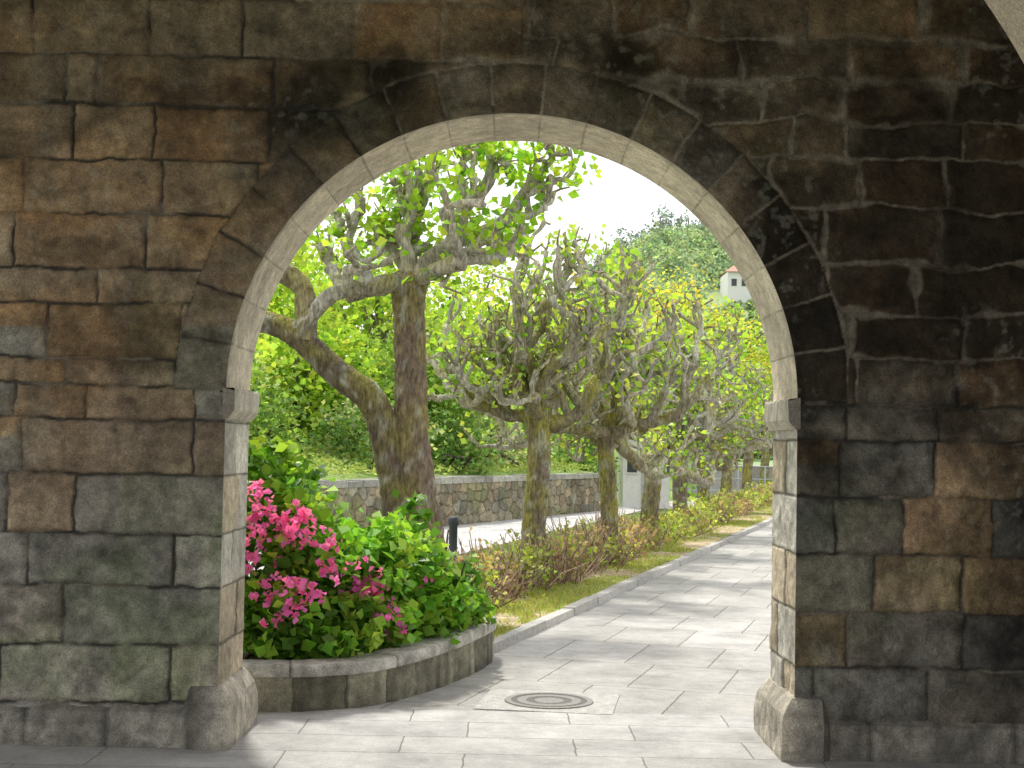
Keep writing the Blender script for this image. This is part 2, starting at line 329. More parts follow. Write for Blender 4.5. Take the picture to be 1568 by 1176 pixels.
for sgn in(-1,1):
    E=LE if sgn<0 else RE
    yy=np.linspace(Y0,Y1,70); zz=np.linspace(0,ZS,240); YY,ZZ=np.meshgrid(yy,zz,indexing='ij')
    Zw=ZZ+.012*(fbm(YY*6,ZZ*6,231)-.5); idx=np.searchsorted(E,Zw)
    D=np.minimum(np.abs(Zw-E[np.clip(idx-1,0,len(E)-1)]),np.abs(Zw-E[np.clip(idx,0,len(E)-1)]))
    mid=np.where(idx%2==0,Y0+.3,Y0+.47)+.0*YY; D=np.minimum(D,np.abs(YY-mid)); ID=idx*2+(YY>mid)+(50 if sgn>0 else 0)
    t=tab[5000+ID]; g=fbm(YY*4+sgn,ZZ*4,241,5)
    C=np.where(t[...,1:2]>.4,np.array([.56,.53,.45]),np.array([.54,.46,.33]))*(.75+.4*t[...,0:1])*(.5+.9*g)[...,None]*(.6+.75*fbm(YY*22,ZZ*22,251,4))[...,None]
    jm=(1-sstep(.003,.009,D))[...,None]; C=C*(1-jm*.75)+np.array([.07,.065,.05])*jm*.75
    disp=((fbm(YY*9,ZZ*9,261,4)-.5)*.03+(t[...,2]-.5)*.016-.008*jm[...,0])*sstep(0,.04,YY-Y0)*sstep(0,.03,Y1-YY)
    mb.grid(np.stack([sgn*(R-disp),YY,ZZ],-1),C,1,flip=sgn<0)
mb.box(-7,7,Y0+.03,Y1-.03,4.45,4.6,(.15,.13,.1))
arch=mb.build('stone_arch_wall',[M_stone,M_pale])
def impost(sgn):
    m=MB(); prof=[(-.012,1.715),(.012,1.715),(.04,1.75),(.05,1.765),(.05,1.865),(.043,1.878),(-.012,1.878)]
    ys=np.linspace(Y0-.008,Y1+.02,18); rng=np.random.RandomState(3+sgn)
    P=np.zeros((len(ys),len(prof),3))
    for i,y in enumerate(ys):
        for j,(o,z) in enumerate(prof): P[i,j]=(sgn*(R-o)+rng.uniform(-.004,.004),y,z+rng.uniform(-.004,.004))
    C=np.array([.54,.50,.41])*rng.uniform(.75,1.15,(len(ys),len(prof),1)); m.grid(P,C,0,flip=sgn>0)
    for i in(0,-1):
        p=P[i]; m.add([p[0],p[1],p[2],p[3],p[4],p[5],p[6],p[3]*.5+p[0]*.5],[(0,1,2,3),(0,3,4,6),(4,5,6,6)],(.26,.23,.19))
    return m.build('impost_'+('a' if sgn<0 else 'b'),[M_pale],False,arch)
for s_ in(-1,1): impost(s_)
def plinth(sgn):
    m=MB(); prof=[(.075,-.05),(.078,.03),(.077,.07),(.078,.12),(.075,.17),(.072,.2),(.066,.235),(.04,.28),(.015,.318),(-.03,.335)]
    xs_=np.concatenate([np.linspace(-7,-3,20),np.arange(-2.97,-1.66,.03)])
    path=[(x,Y0,0,-1) for x in xs_]+[(-1.64,Y0,.02,-1),(-1.57,Y0,.3,-1),(-1.5,Y0,1,-1)]+[(-1.5,y,1,0) for y in np.linspace(Y0+.04,Y1-.1,24)]+[(-1.5,Y1,1,1)]+[(-7,Y1,0,1)]
    P=np.zeros((len(path),len(prof),3)); C=np.zeros_like(P)
    for i,(x,y,dx,dy) in enumerate(path):
        front=(dy==-1 and x<-1.65)
        for j,(o,z) in enumerate(prof):
            n1=(fbm(x*6+y*3,z*9,301,3)-.5)*.026; oo=o
            if front:
                z=min(z,.335)*.80; oo=o*.42 if j<7 else -.03
            jt=abs(((x*(1 if sgn<0 else 1.1)+y*.7)/.42)%1-.5)*.42
            jmm=float(jt<.012)
            P[i,j]=((x+dx*(oo+n1)),y+dy*(oo+n1-.006*jmm),z+(vnoise(x*4,y*4,303)-.5)*.012)
            g=fbm(x*5+y*4,z*7+y*3,311+sgn,4)*fbm(x*23+y*20,z*20,331,3)*2
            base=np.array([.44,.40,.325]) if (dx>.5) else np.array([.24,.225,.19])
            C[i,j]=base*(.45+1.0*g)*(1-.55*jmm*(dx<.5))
    if sgn>0: P[:,:,0]*=-1
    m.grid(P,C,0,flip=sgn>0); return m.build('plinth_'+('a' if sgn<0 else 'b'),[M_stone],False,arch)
for s_ in(-1,1): plinth(s_)
# ------------------------------------------------------------------ gallery
m=MB(); cx,r0,r1=-.25,2.34,2.62
th=np.linspace(0,np.pi,90)
inn=np.array([(cx+r0,0)]+[(cx+r0*math.cos(a),1.86+r0*math.sin(a)) for a in th]+[(cx-r0,0)])
out=np.array([(cx+r1,0)]+[(cx+r1*math.cos(a),1.86+r1*math.sin(a)) for a in th]+[(cx-r1,0)])
def strip(A,B,ya,yb,col,flip):
    P=np.zeros((len(A),2,3)); P[:,0,[0,2]]=A;P[:,0,1]=ya;P[:,1,[0,2]]=B;P[:,1,1]=yb
    C=np.array(col)*(.8+.35*vnoise(P[...,0]*3,P[...,2]*3,77))[...,None]; m.grid(P,C,0,flip=flip)
pc=(.74,.64,.50)
strip(inn,out,4.5,4.5,pc,False); strip(inn,out,5.0,5.0,pc,True); strip(inn,inn,4.5,5.0,pc,True); strip(out,out,4.5,5.0,pc,False)
m.build('transverse_arch',[M_pale],False)
m=MB(); m.box(-7,7,2.2,Y0-.04,4.5,4.75,(.2,.17,.13)); m.build('shade_ceiling',[M_stone],False)  # unseen slab overhead, added to darken the arch wall
m=MB(); m.box(3.5,3.9,2.2,Y0-.05,0,4.45,(.2,.17,.13)); m.build('shade_side_wall',[M_stone],False)  # unseen closure on the right, added to darken that side
# ------------------------------------------------------------------ ground
def kerbX(Y): return -.1+.286*(Y-11)
def wallX(Y): return -2.75+.43*(Y-24.5)
def poly(name,pts,z,mat):
    me=bpy.data.meshes.new(name); me.from_pydata([(x,y,z) for x,y in pts],[],[list(range(len(pts)))]); me.materials.append(mat)
    o=bpy.data.objects.new(name,me); scene.collection.objects.link(o); return o
def mat_ground():
    m_,nt_,b=mat_base('meadow',.95);N=nt_.nodes;L=nt_.links
    n=N.new('ShaderNodeTexNoise'); n.inputs['Scale'].default_value=.8; n.inputs['Detail'].default_value=8; tc=N.new('ShaderNodeTexCoord'); L.new(tc.outputs['Object'],n.inputs['Vector'])
    cr=N.new('ShaderNodeValToRGB'); cr.color_ramp.elements[0].position=.35; cr.color_ramp.elements[0].color=(.06,.10,.02,1); cr.color_ramp.elements[1].position=.65; cr.color_ramp.elements[1].color=(.17,.2,.05,1)
    L.new(n.outputs['Fac'],cr.inputs[0]); L.new(cr.outputs[0],b.inputs['Base Color']); return m_
M_ground=mat_ground()
poly('ground',[(-1500,-1500),(1500,-1500),(1500,1500),(-1500,1500)],0,M_ground)
M_pavA=mat_paving('arch_paving',0,.92,.42,(.53,.52,.495),(.46,.45,.43),(.24,.23,.21),.005,(.2,.13,0))
M_pavB=mat_paving('path_paving',rad(16),.62,1.05,(.50,.485,.455),(.41,.395,.365),(.19,.175,.15),.006)
M_pavC=mat_paving('road_paving',rad(10),.4,.25,(.60,.59,.58),(.54,.53,.52),(.4,.39,.38),.01)
poly('archway_floor',[(-7,-6),(7,-6),(7,8.62),(-7,8.62)],.008,M_pavA)
poly('path',[(-3,8.4),(-.3,11),(-.3,11.05),(kerbX(80)-.02,80),(kerbX(80)+5,80),(kerbX(11)+5.2,11),(7,8.4)],.004,M_pavB)
poly('road',[(wallX(12),12),(-.8+.26*(12-20.6),12),(-.8+.26*(38-20.6),38),(6.9,38),(14,62),(0,62),(1.0,38),(wallX(36),36)],.006,M_pavC)
m=MB(); ys=np.concatenate([[10.95],np.arange(11.6,80,1.0)])
rng=np.random.RandomState(9)
for a,b in zip(ys[:-1],ys[1:]):
    b-=.012; xa,xb=kerbX(a)+rng.uniform(-.006,.006),kerbX(b)+rng.uniform(-.006,.006); h=.075+rng.uniform(-.008,.008)
    v=[(xa-.13,a,-.02),(xa,a,-.02),(xb,b,-.02),(xb-.13,b,-.02),(xa-.125,a,h),(xa-.01,a,h),(xb-.01,b,h),(xb-.125,b,h)]
    m.add(v,[(4,5,6,7),(1,2,6,5),(0,4,7,3),(0,1,5,4),(3,7,6,2)],np.array([.45,.435,.40])*rng.uniform(.75,1.1))
m.build('kerb',[M_pale],False)
m=MB(); cxm,cym=.27,8.98
m.box(cxm-.42,cxm+.42,cym-.36,cym+.36,.0,.011,(.44,.43,.40),0,rad(-8),(cxm,cym))
a=np.linspace(0,2*np.pi,49)
prof=[(.0,.016),(.09,.016),(.095,.013),(.14,.013),(.145,.017),(.2,.017),(.205,.013),(.235,.013),(.24,.018),(.275,.018),(.28,.011)]
P=np.zeros((49,len(prof),3))
for j,(r_,z_) in enumerate(prof): P[:,j,0]=cxm+r_*np.cos(a);P[:,j,1]=cym+r_*np.sin(a);P[:,j,2]=z_
C=np.tile(np.array([[.26,.25,.23] if (z_>.015) else [.12,.115,.105] for r_,z_ in prof]),(49,1,1)); m.grid(P,C,1,flip=True)
M_iron=mat_vcol('cast_iron',.55,60,.3,.3,80,.003)
m.build('manhole_cover',[M_pale,M_iron],False)
# ------------------------------------------------------------------ planter wall
def catmull(pts,n):
    pts=np.array(pts,float); P=np.vstack([2*pts[0]-pts[1],pts,2*pts[-1]-pts[-2]]); o=[]
    for i in range(len(pts)-1):
        for k in range(n):
            t=k/n; p0,p1,p2,p3=P[i:i+4]; o.append(.5*(2*p1+(p2-p0)*t+(2*p0-5*p1+4*p2-p3)*t*t+(3*p1-p0-3*p2+p3)*t**3))
    o.append(pts[-1]); return np.array(o)
cv=catmull([(-2.4,8.44),(-1.9,8.44),(-1.5,8.45),(-1.12,8.52),(-.75,8.82),(-.37,9.6),(-.12,10.5),(-.13,11.0)],40)
T=unit(np.gradient(cv,axis=0)); Nn=np.stack([T[:,1],-T[:,0]],1)
sl_=np.concatenate([[0],np.cumsum(np.linalg.norm(np.diff(cv,axis=0),axis=1))])
prof=[(0,-.02)]+[(0,z) for z in np.linspace(.01,.205,16)]+[(.0,.209),(.018,.212),(.022,.22),(.024,.245),(.022,.272),(.014,.282)]+[(-q,.284) for q in np.linspace(.02,.2,8)]+[(-.22,.275),(-.22,.1)]
P=np.zeros((len(cv),len(prof),3)); C=np.zeros_like(P)
hs=.0+.04*sstep(1.5,3.5,sl_)
for j,(o,z) in enumerate(prof):
    face=z<.21 and o>=0; g=fbm(sl_*5,z*9+0*sl_,401,5)
    wid=.33
    jt=np.abs(((sl_+.015*vnoise(sl_*0+z*20,sl_*3,5))/wid)%1-.5)*wid if face else np.abs(((sl_)/.75)%1-.5)*.75
    jm=1-sstep(.003,.010,jt); idb=np.floor(sl_/wid+.5).astype(int)
    dd=(fbm(sl_*10,z*14+0*sl_,411,4)-.5)*.02-.01*jm
    P[:,j,0]=cv[:,0]+Nn[:,0]*(o+dd); P[:,j,1]=cv[:,1]+Nn[:,1]*(o+dd); P[:,j,2]=z*(1+hs/.28)+ (dd*.4 if z>.2 else 0)
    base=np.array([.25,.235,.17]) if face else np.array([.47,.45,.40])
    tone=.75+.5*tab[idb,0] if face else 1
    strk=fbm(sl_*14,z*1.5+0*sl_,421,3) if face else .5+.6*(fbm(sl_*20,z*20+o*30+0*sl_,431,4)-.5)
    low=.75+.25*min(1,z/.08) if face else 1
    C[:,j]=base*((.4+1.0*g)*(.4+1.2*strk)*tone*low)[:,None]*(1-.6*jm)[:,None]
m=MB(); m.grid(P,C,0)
e=P[-1]; m.add([e[0],e[14],e[-3],[e[-3][0],e[-3][1],0]],[(0,1,2,3)],(.3,.29,.25)); m.build('planter_wall',[M_stone],True)
soil=[tuple(c-nn*.2) for c,nn in zip(cv[::12],Nn[::12])]+[(-.35,11.3),(-.9,12.6),(-3,12.6),(-3,8.6)]
poly('planter_soil',soil,.2,mat_plain('planter_earth',(.07,.05,.03),.95))
# ------------------------------------------------------------------ grass strip
M_grassg=mat_vcol('verge_soil',.95,12,.4,.6,25,.03)
Yg=np.arange(10.7,80,.12); sg=np.linspace(0,1,26); YY,SS=np.meshgrid(Yg,sg,indexing='ij')
Xl=np.where(YY<12,-1.4,-1.5)+.286*(YY-11)*.93; Xr=kerbX(YY)-.12; Xl=np.maximum(Xl,np.where(YY<11.4,-.4,-99))
XX=Xl+(Xr-Xl)*SS
def bare(X,Y): return sstep(.46,.6,fbm(X*1.6,Y*1.1,501,4))
bb=bare(XX,YY)[...,None]
C=np.array([.24,.28,.08])*(1-bb)+np.array([.44,.35,.22])*bb; C=C*(.7+.6*fbm(XX*6,YY*6,511,4))[...,None]
ZZ=.045+.05*fbm(XX*2,YY*2,521,3)
m=MB(); m.grid(np.stack([XX,YY,ZZ],-1),C,0,flip=True)
rng=np.random.RandomState(12); n=48000
y=10.9+ (rng.rand(n)**1.7)*38; s=rng.rand(n); xl=np.where(y<12,-.3,-1.4+.266*(y-11)); x=xl+(kerbX(y)-.13-xl)*s
keep=rng.rand(n)>bare(x,y)*.95; x=x[keep];y=y[keep]; n=len(x)
hgt=rng.uniform(.02,.055,n); ax=rng.uniform(0,2*np.pi,n); wv=.006+.003*(y/10); lx=rng.normal(0,.025,n);ly=rng.normal(0,.025,n)
b0=np.stack([x-np.cos(ax)*wv,y-np.sin(ax)*wv,0*x+.06],-1);b1=np.stack([x+np.cos(ax)*wv,y+np.sin(ax)*wv,0*x+.06],-1)
t1=np.stack([x+lx+.001,y+ly,.06+hgt],-1);t0=np.stack([x+lx-.001,y+ly,.06+hgt],-1)
gc=np.where(rng.rand(n,1)<.35,np.array([.50,.44,.22]),np.array([.36,.44,.11]))*rng.uniform(.7,1.3,(n,1))
m.add(np.stack([b0,b1,t1,t0],1).reshape(-1,3),np.arange(n*4).reshape(n,4),np.repeat(gc,4,0),1)
m.build('grass_verge',[M_grassg,M_leaf],True)
# ------------------------------------------------------------------ trees
MOSS=(.36,.34,.05)
def grow(mb,p,d,L_,r,lvl,rng,tips,zc,maxl=3):
    n=4 if lvl>0 else 5; pts=[np.array(p)]; d=unit(np.array(d,float))
    for i in range(n):
        up=[.02,.16,.2,.25][min(lvl,3)]
        if pts[-1][2]>zc: up=-.15
        d=unit(d+rng.normal(0,.31,3)+[0,0,up]); pts.append(pts[-1]+d*L_/n)
    rr=np.linspace(r,r*.74,n+1)*rng.uniform(.85,1.2,n+1); rr[-1]=r*(1.0 if lvl==0 else 1.25)
    col=np.array([[.24,.205,.155],[.38,.35,.295],[.50,.475,.42],[.50,.46,.38]])[min(lvl,3)]*rng.uniform(.7,1.2)
    mb.tube(pts,rr,col,0,[9,8,6,5][min(lvl,3)],[3,2,2,1][min(lvl,3)],rng,.16,(MOSS,[.9,.6,.35,.2][min(lvl,3)]))
    if lvl==2 and rng.rand()<.4: tips.append(pts[2])
    if lvl>=maxl: tips.append(pts[-1]); return
    k=[2,2,2+rng.randint(0,2)][min(lvl,2)]
    for j in range(k):
        dd=unit(d*.7+rng.normal(0,.8,3)+[0,0,.35]); grow(mb,pts[-1],dd,L_*rng.uniform(.6,.85),r*rng.uniform(.58,.75),lvl+1,rng,tips,zc,maxl)
    qs=[pts[2],pts[3]] if lvl==0 else ([pts[2]] if rng.rand()<.8 else [])
    for q in qs:
        dd=unit(rng.normal(0,.8,3)+[0,0,.7]); grow(mb,q,dd,L_*.55,r*.58,min(lvl+1,maxl),rng,tips,zc,maxl)
def foliate(mb,tips,rng,per,size,cols,spread=.1,lo=.1):
    tips=np.array(tips)
    for t in tips:
        for q in range(rng.randint(1,4)):
            e=t+unit(rng.normal(0,.6,3)+[0,0,.7])*rng.uniform(.08,.24)
            mb.tube([t,(t+e)/2+rng.normal(0,.02,3),e],[.014,.011,.008],(.4,.34,.23),0,4,1)
    P=np.repeat(tips,per,0); P=P+rng.normal(0,spread,P.shape)+[0,0,spread*.6]
    dens=rng.rand(len(tips)); K=np.repeat(np.array(cols)[rng.randint(0,len(cols),len(tips))]*rng.uniform(.75,1.2,(len(tips),1)),per,0)
    keep=rng.rand(len(P))<np.repeat(lo+(1-lo)*dens,per); leaves(mb,P[keep],size,K[keep],rng,1,.5)
GC=[(.36,.60,.08),(.44,.64,.10),(.27,.50,.06),(.50,.62,.12)]
def trunk(mb,base,top,r,rng):
    b=np.array(base,float);t=np.array(top,float); n=9; pts=[];rr=[]
    for i in range(n):
        f=i/(n-1); p=b+(t-b)*f+np.array([math.sin(f*5+b[1])*.035,math.cos(f*4)*.03,0]); pts.append(p)
        rr.append(r*(1.35-.45*min(1,f*6) if f<.17 else .92-.08*f+ (.25 if i==n-1 else 0)))
    mb.tube(pts,rr,(.19,.155,.11),0,22,6,rng,.07,(MOSS,.8))
rowd=[16.6,18.9,22.6,27,31.5,36,41,46.5,53]; rowx=[.31,1.30,2.26,3.22,4.25,5.45,6.85,8.3,10.2]
for i,(d,x) in enumerate(zip(rowd,rowx)):
    rng=np.random.RandomState(200+i*7); m=MB(); zt=1.9+rng.uniform(-.1,.15)
    trunk(m,(x,d,-.05),(x+rng.uniform(-.05,.05),d,zt),.155*(1 if i!=1 else .8),rng)
    tips=[]; nl=6; ph=.4 if i==0 else rng.uniform(0,6)
    for k in range(nl):
        a=ph+k*2*np.pi/nl+rng.uniform(-.3,.3); el=[.12,.9,.3,1.3,.2,.7][k]
        grow(m,(x,d,zt-.08+rng.uniform(-.1,.1)),(math.cos(a)*1.0,math.sin(a)*1.0,el),1.0 if i<4 else .85,.092,0,rng,tips,3.9 if i<3 else 3.5)
    foliate(m,tips,rng,[14,16,17,16,15,14,12,12,12][i],.088+.003*i,GC,.10,.05)
    m.build('plane_tree',[M_bark,M_leaf])
rng=np.random.RandomState(79); m=MB(); D=14.0
def pp(l): return [np.array([a,D+b,c]) for a,b,c in l]
m.tube(pp([(-.80,0,-.05),(-.84,0,.3),(-.9,0,.9),(-.97,0,1.6),(-1.0,0,2.3),(-1.03,0,2.9),(-1.04,0,3.25)]),[.33,.26,.215,.165,.15,.148,.19],(.19,.145,.105),0,30,12,rng,.05,(MOSS,.4))
m.tube(pp([(-.92,-.05,.2),(-1.05,-.05,.9),(-1.17,-.05,1.4),(-1.35,-.08,1.98),(-1.75,-.1,2.3),(-2.1,-.1,2.62),(-2.42,-.05,2.76),(-2.9,0,2.8)]),[.2,.18,.155,.14,.125,.115,.11,.11],(.12,.095,.07),0,22,8,rng,.07,(MOSS,.4))
tips=[]
m.tube(pp([(-2.05,-.1,2.6),(-2.02,-.1,2.9),(-2.1,-.05,3.15),(-2.28,0,3.27)]),[.12,.11,.1,.11],(.24,.2,.14),0,12,4,rng,.12,(MOSS,.6))
m.tube(pp([(-2.12,-.1,2.66),(-1.95,-.15,2.86),(-1.75,-.2,3.05),(-1.45,-.2,3.14),(-1.5,-.15,3.33),(-1.63,-.1,3.5)]),[.09,.08,.075,.08,.06,.075],(.46,.44,.38),0,12,4,rng,.12,(MOSS,.3))
m.tube(pp([(-1.0,0,3.2),(-.82,-.05,3.42),(-.6,-.05,3.62),(-.5,-.1,3.95),(-.3,-.1,4.15),(-.22,-.1,4.35)]),[.12,.1,.085,.075,.06,.06],(.36,.33,.27),0,12,4,rng,.14,(MOSS,.4))
m.tube(pp([(-.6,-.05,3.6),(-.35,0,3.68),(-.08,0,3.85),(.08,.05,4.1),(.22,.05,4.3)]),[.08,.07,.06,.055,.055],(.42,.40,.34),0,12,4,rng,.14,(MOSS,.4))
for p,d_,L_,r_ in [((-2.28,D,3.27),(-.5,0,.8),.4,.05),((-1.63,D-.1,3.5),(.1,0,1),.4,.045),((-1.63,D-.1,3.5),(-.8,0,.6),.4,.045),((-1.5,D-.15,3.33),(.9,0,.5),.3,.04),
  ((-.22,D-.1,4.35),(.2,0,.6),.3,.04),((-.3,D-.1,4.15),(.8,-.2,.3),.35,.04),((-.5,D-.1,3.95),(-.6,0,.8),.4,.045),((.22,D,4.3),(.2,0,.6),.3,.04),((.08,D,4.1),(.9,.1,.1),.35,.04),((-.08,D,3.85),(.7,-.3,-.1),.4,.045),((-.35,D,3.68),(.5,.4,-.2),.4,.045),((-.5,D-.1,3.9),(.3,-.8,.3),.4,.04)]:
    grow(m,p,d_,L_,r_,2,rng,tips,4.35)
for p,d_,L_,r_,lv in [((-1.04,D,3.2),(-.9,.1,.45),.65,.10,1),((-1.04,D,3.2),(-.4,-.5,.8),.55,.09,1),((-1.04,D,3.2),(.6,.6,.5),.7,.085,1),((-1.04,D,3.2),(1.0,-.2,.2),.8,.085,1),((-1.0,D,3.25),(.1,.2,1),.5,.085,1)]:
    grow(m,p,d_,L_,r_,lv,rng,tips,4.2)
foliate(m,tips,rng,26,.108,[(.34,.58,.05),(.42,.62,.07),(.24,.48,.04)],.12,.2)
m.build('plane_tree',[M_bark,M_leaf])
# ------------------------------------------------------------------ flowering bush
rng=np.random.RandomState(21); m=MB()
HC=[(.17,.38,.04),(.24,.48,.055),(.11,.26,.03),(.34,.54,.07)]
for c,r_,nc in [((-1.6,9.35,.85),(.45,.45,.64),100),((-1.1,9.45,.68),(.5,.45,.44),105),((-.75,9.75,.58),(.4,.45,.42),85),((-.45,10.2,.48),(.28,.35,.3),55),((-.74,10.9,.74),(.24,.3,.4),36),((-1.3,9.0,.46),(.5,.28,.28),60),((-.95,9.2,.42),(.3,.28,.22),40),((-1.6,9.6,1.38),(.26,.3,.25),22)]:
    cloud(m,c,r_,nc,26,.088,HC,rng,.16,0,.45,.8,.24)
fl=[(-1.53,9.0,1.20,8),(-1.44,9.0,1.10,9),(-1.35,9.0,1.17,6),(-1.47,8.95,1.03,6),(-1.63,9.0,1.10,6),(-1.22,8.95,1.10,6),(-1.36,8.95,1.04,5),(-1.55,8.95,1.3,4),(-1.32,8.78,.72,9),(-1.22,8.76,.69,9),(-1.3,8.74,.64,4),(-.88,9.15,.74,7),(-.84,9.15,.64,7),(-.86,9.15,.54,5),(-.95,9.1,.66,4),(-1.10,9.0,.93,6),(-1.65,8.9,.86,6),(-1.02,9.0,.82,4),(-1.5,8.8,.66,5),(-.78,9.3,.45,3),(-1.2,8.9,.98,3),(-1.13,8.9,.8,3),(-1.58,8.85,.98,4),(-.65,9.5,.62,4),(-1.4,8.7,.5,3)]
for x,y,z,k in fl:
    q=np.array([x,y-.08,z])+rng.normal(0,1,(k,3))*[.06,.05,.05]; P=np.repeat(q,6,0)+rng.normal(0,.018,(k*6,3)); leaves(m,P,.046,(.90,.22,.62),rng,1,.3,.25,.5)
for k in range(60):
    b=np.array([rng.uniform(-1.8,-.5),0,.2]); b[1]=9.2+ (b[0]+1.5)*.8+rng.uniform(-.2,.3); e=b+[rng.normal(0,.2),rng.normal(0,.15),rng.uniform(.3,.8)]
    m.tube([b,(b+e)/2+rng.normal(0,.04,3),e],[.012,.01,.006],(.12,.08,.05),2,4,1)
m.build('flowering_shrub',[M_leafd,M_petal,M_bark],True)
# ------------------------------------------------------------------ hedge row
rng=np.random.RandomState(31); m=MB()
yy=11.9
while yy<50:
    x=-.75+.272*(yy-12.2)+rng.uniform(-.1,.1)+ (.15 if yy>16 else 0)
    h=.24*rng.uniform(.7,1.25); near=yy<20
    brown=rng.rand()<.4
    cols=[(.42,.52,.11),(.32,.44,.09),(.50,.56,.16)] if not brown else [(.46,.32,.21),(.38,.42,.11),(.50,.38,.24)]
    cloud(m,(x,yy,.1+h),(.42,.36,h),20,11 if near else 8,.05+yy*.0009,cols,rng,.24,0,.3,.5,.03)
    for k in range(42 if near else 14):
        b=np.array([x+rng.normal(0,.15),yy+rng.normal(0,.15),.03]); e=b+[rng.normal(0,.22),rng.normal(0,.22),rng.uniform(.3,.66)*(h/.26)]
        m.tube([b,(b+e)/2+rng.normal(0,.04,3),e],[.010,.008,.005],np.array([.44,.31,.23])*rng.uniform(.6,1.3),1,3,1)
    yy+=.42 if near else .6
m.build('low_hedge',[M_leaf,M_bark])
# ------------------------------------------------------------------ bollard
m=MB(); a=np.linspace(0,2*np.pi,25); prof=[(.075,0),(.075,.04),(.055,.05),(.052,.6),(.066,.62),(.066,.68),(.055,.71),(.0,.72)]
P=np.zeros((25,len(prof),3))
for j,(r_,z_) in enumerate(prof): P[:,j,0]=-.69+r_*np.cos(a);P[:,j,1]=17.6+r_*np.sin(a);P[:,j,2]=z_
m.grid(P,np.tile([.06,.07,.085],(25,len(prof),1)),0); m.build('bollard',[M_iron])
# ------------------------------------------------------------------ retaining wall
def voro(x,y,seed):
    T=np.random.RandomState(seed).rand(128,128,3); xi=np.floor(x).astype(int); yi=np.floor(y).astype(int)
    f1=np.full(x.shape,9.);f2=np.full(x.shape,9.);idv=np.zeros(x.shape)
    for dx in(-1,0,1):
        for dy in(-1,0,1):
            t=T[(xi+dx)%128,(yi+dy)%128]; d=np.hypot(xi+dx+.15+.7*t[...,0]-x,yi+dy+.15+.7*t[...,1]-y)
            n_=d<f1; f2=np.where(n_,f1,np.minimum(f2,d)); idv=np.where(n_,t[...,2],idv); f1=np.where(n_,d,f1)
    return f2-f1,idv
m=MB(); ya=np.arange(14,36.6,.028); za=np.linspace(0,.84,34); YY,ZZ=np.meshgrid(ya,za,indexing='ij')
e,idv=voro(YY/.30,ZZ/.22,5); jm=1-sstep(.02,.12,e)
C=(np.array([.33,.265,.175])*(1-idv[...,None])+np.array([.27,.26,.20])*idv[...,None])*(.65+.6*np.mod(idv*7.3,1))[...,None]*(.5+1.0*fbm(YY*4,ZZ*4,601,4))[...,None]
gr=sstep(.5,.7,fbm(YY*1.2,ZZ*2,611,4))[...,None]*.5; C=C*(1-gr)+np.array([.22,.25,.09])*gr
C=C*(1-jm[...,None]*.3); off=.03*(1-jm)+.02*fbm(YY*8,ZZ*8,621,3)
m.grid(np.stack([wallX(YY)+off,YY-off*.4,ZZ],-1),C,0,flip=True)
rng=np.random.RandomState(8); yq=14
while yq<36.5:
    l=rng.uniform(.35,.6); x0=wallX(yq);x1=wallX(yq+l-.03); h=.84+rng.uniform(.1,.14); c=np.array([.46,.45,.40])*rng.uniform(.6,1.1)
    v=[(x0+.07,yq,.84),(x0-.35,yq,.84),(x1-.35,yq+l-.03,.84),(x1+.07,yq+l-.03,.84)]; v2=[(a_+(.0),b_,h) for a_,b_,_ in v]
    m.add(v+v2,[(0,1,2,3),(4,7,6,5),(0,3,7,4),(0,4,5,1),(1,5,6,2),(2,6,7,3)],c); yq+=l
x=wallX(36.6); m.box(x-.35,x+.0,36.4,36.6,0,.84,(.2,.18,.14))
m.build('stone_retaining_wall',[M_stone],False)
YY,SS=np.meshgrid(np.arange(8,64,1.),np.concatenate([np.linspace(.3,10,20),np.linspace(12,90,20)]),indexing='ij')
XX=wallX(YY)-SS; ZZ=.88+.16*np.minimum(SS,40)+.4*(fbm(XX*.3,YY*.3,701)-.5)*sstep(.3,3,SS)
m=MB(); C=np.array([.26,.36,.10])*(.6+.8*fbm(XX,YY,711,4))[...,None]
far=(YY>37)*1.; ZZ=ZZ-far*1.0*(1-sstep(0,6,SS)); m.grid(np.stack([XX,YY,ZZ],-1),C,0,flip=False)
rng=np.random.RandomState(14); k=9000; s_=rng.uniform(.35,3.5,k); y_=rng.uniform(16,37,k); P=np.stack([wallX(y_)-s_,y_,.95+.16*s_+rng.uniform(0,.12,k)],-1)
leaves(m,P,.12,(.40,.50,.18),rng,1,.2,.35,.2)
m.build('grass_bank',[M_soil,M_bg])
DK=[(.15,.27,.08),(.22,.36,.11),(.11,.20,.06)]; LT=[(.30,.46,.10),(.38,.54,.14),(.22,.36,.08)]; GY=[(.42,.49,.26),(.33,.42,.2),(.48,.55,.31)]
rng=np.random.RandomState(41)
def shrub(name,c,r_,nc,nl,size,cols,mat=M_bg,sp=.2):
    m=MB(); cloud(m,c,r_,nc,nl,size,cols,rng,sp,0,.5,.5)
    b=np.array(c)-[0,0,r_[2]]
    for k in range(4): m.tube([b+rng.normal(0,.1,3),b+[rng.normal(0,r_[0]*.3),rng.normal(0,r_[1]*.3),r_[2]*.8],np.array(c)+rng.normal(0,.3,3)*r_],[.07,.05,.03],(.1,.08,.06),1,5,2)
    return m.build(name,[mat,M_bark])
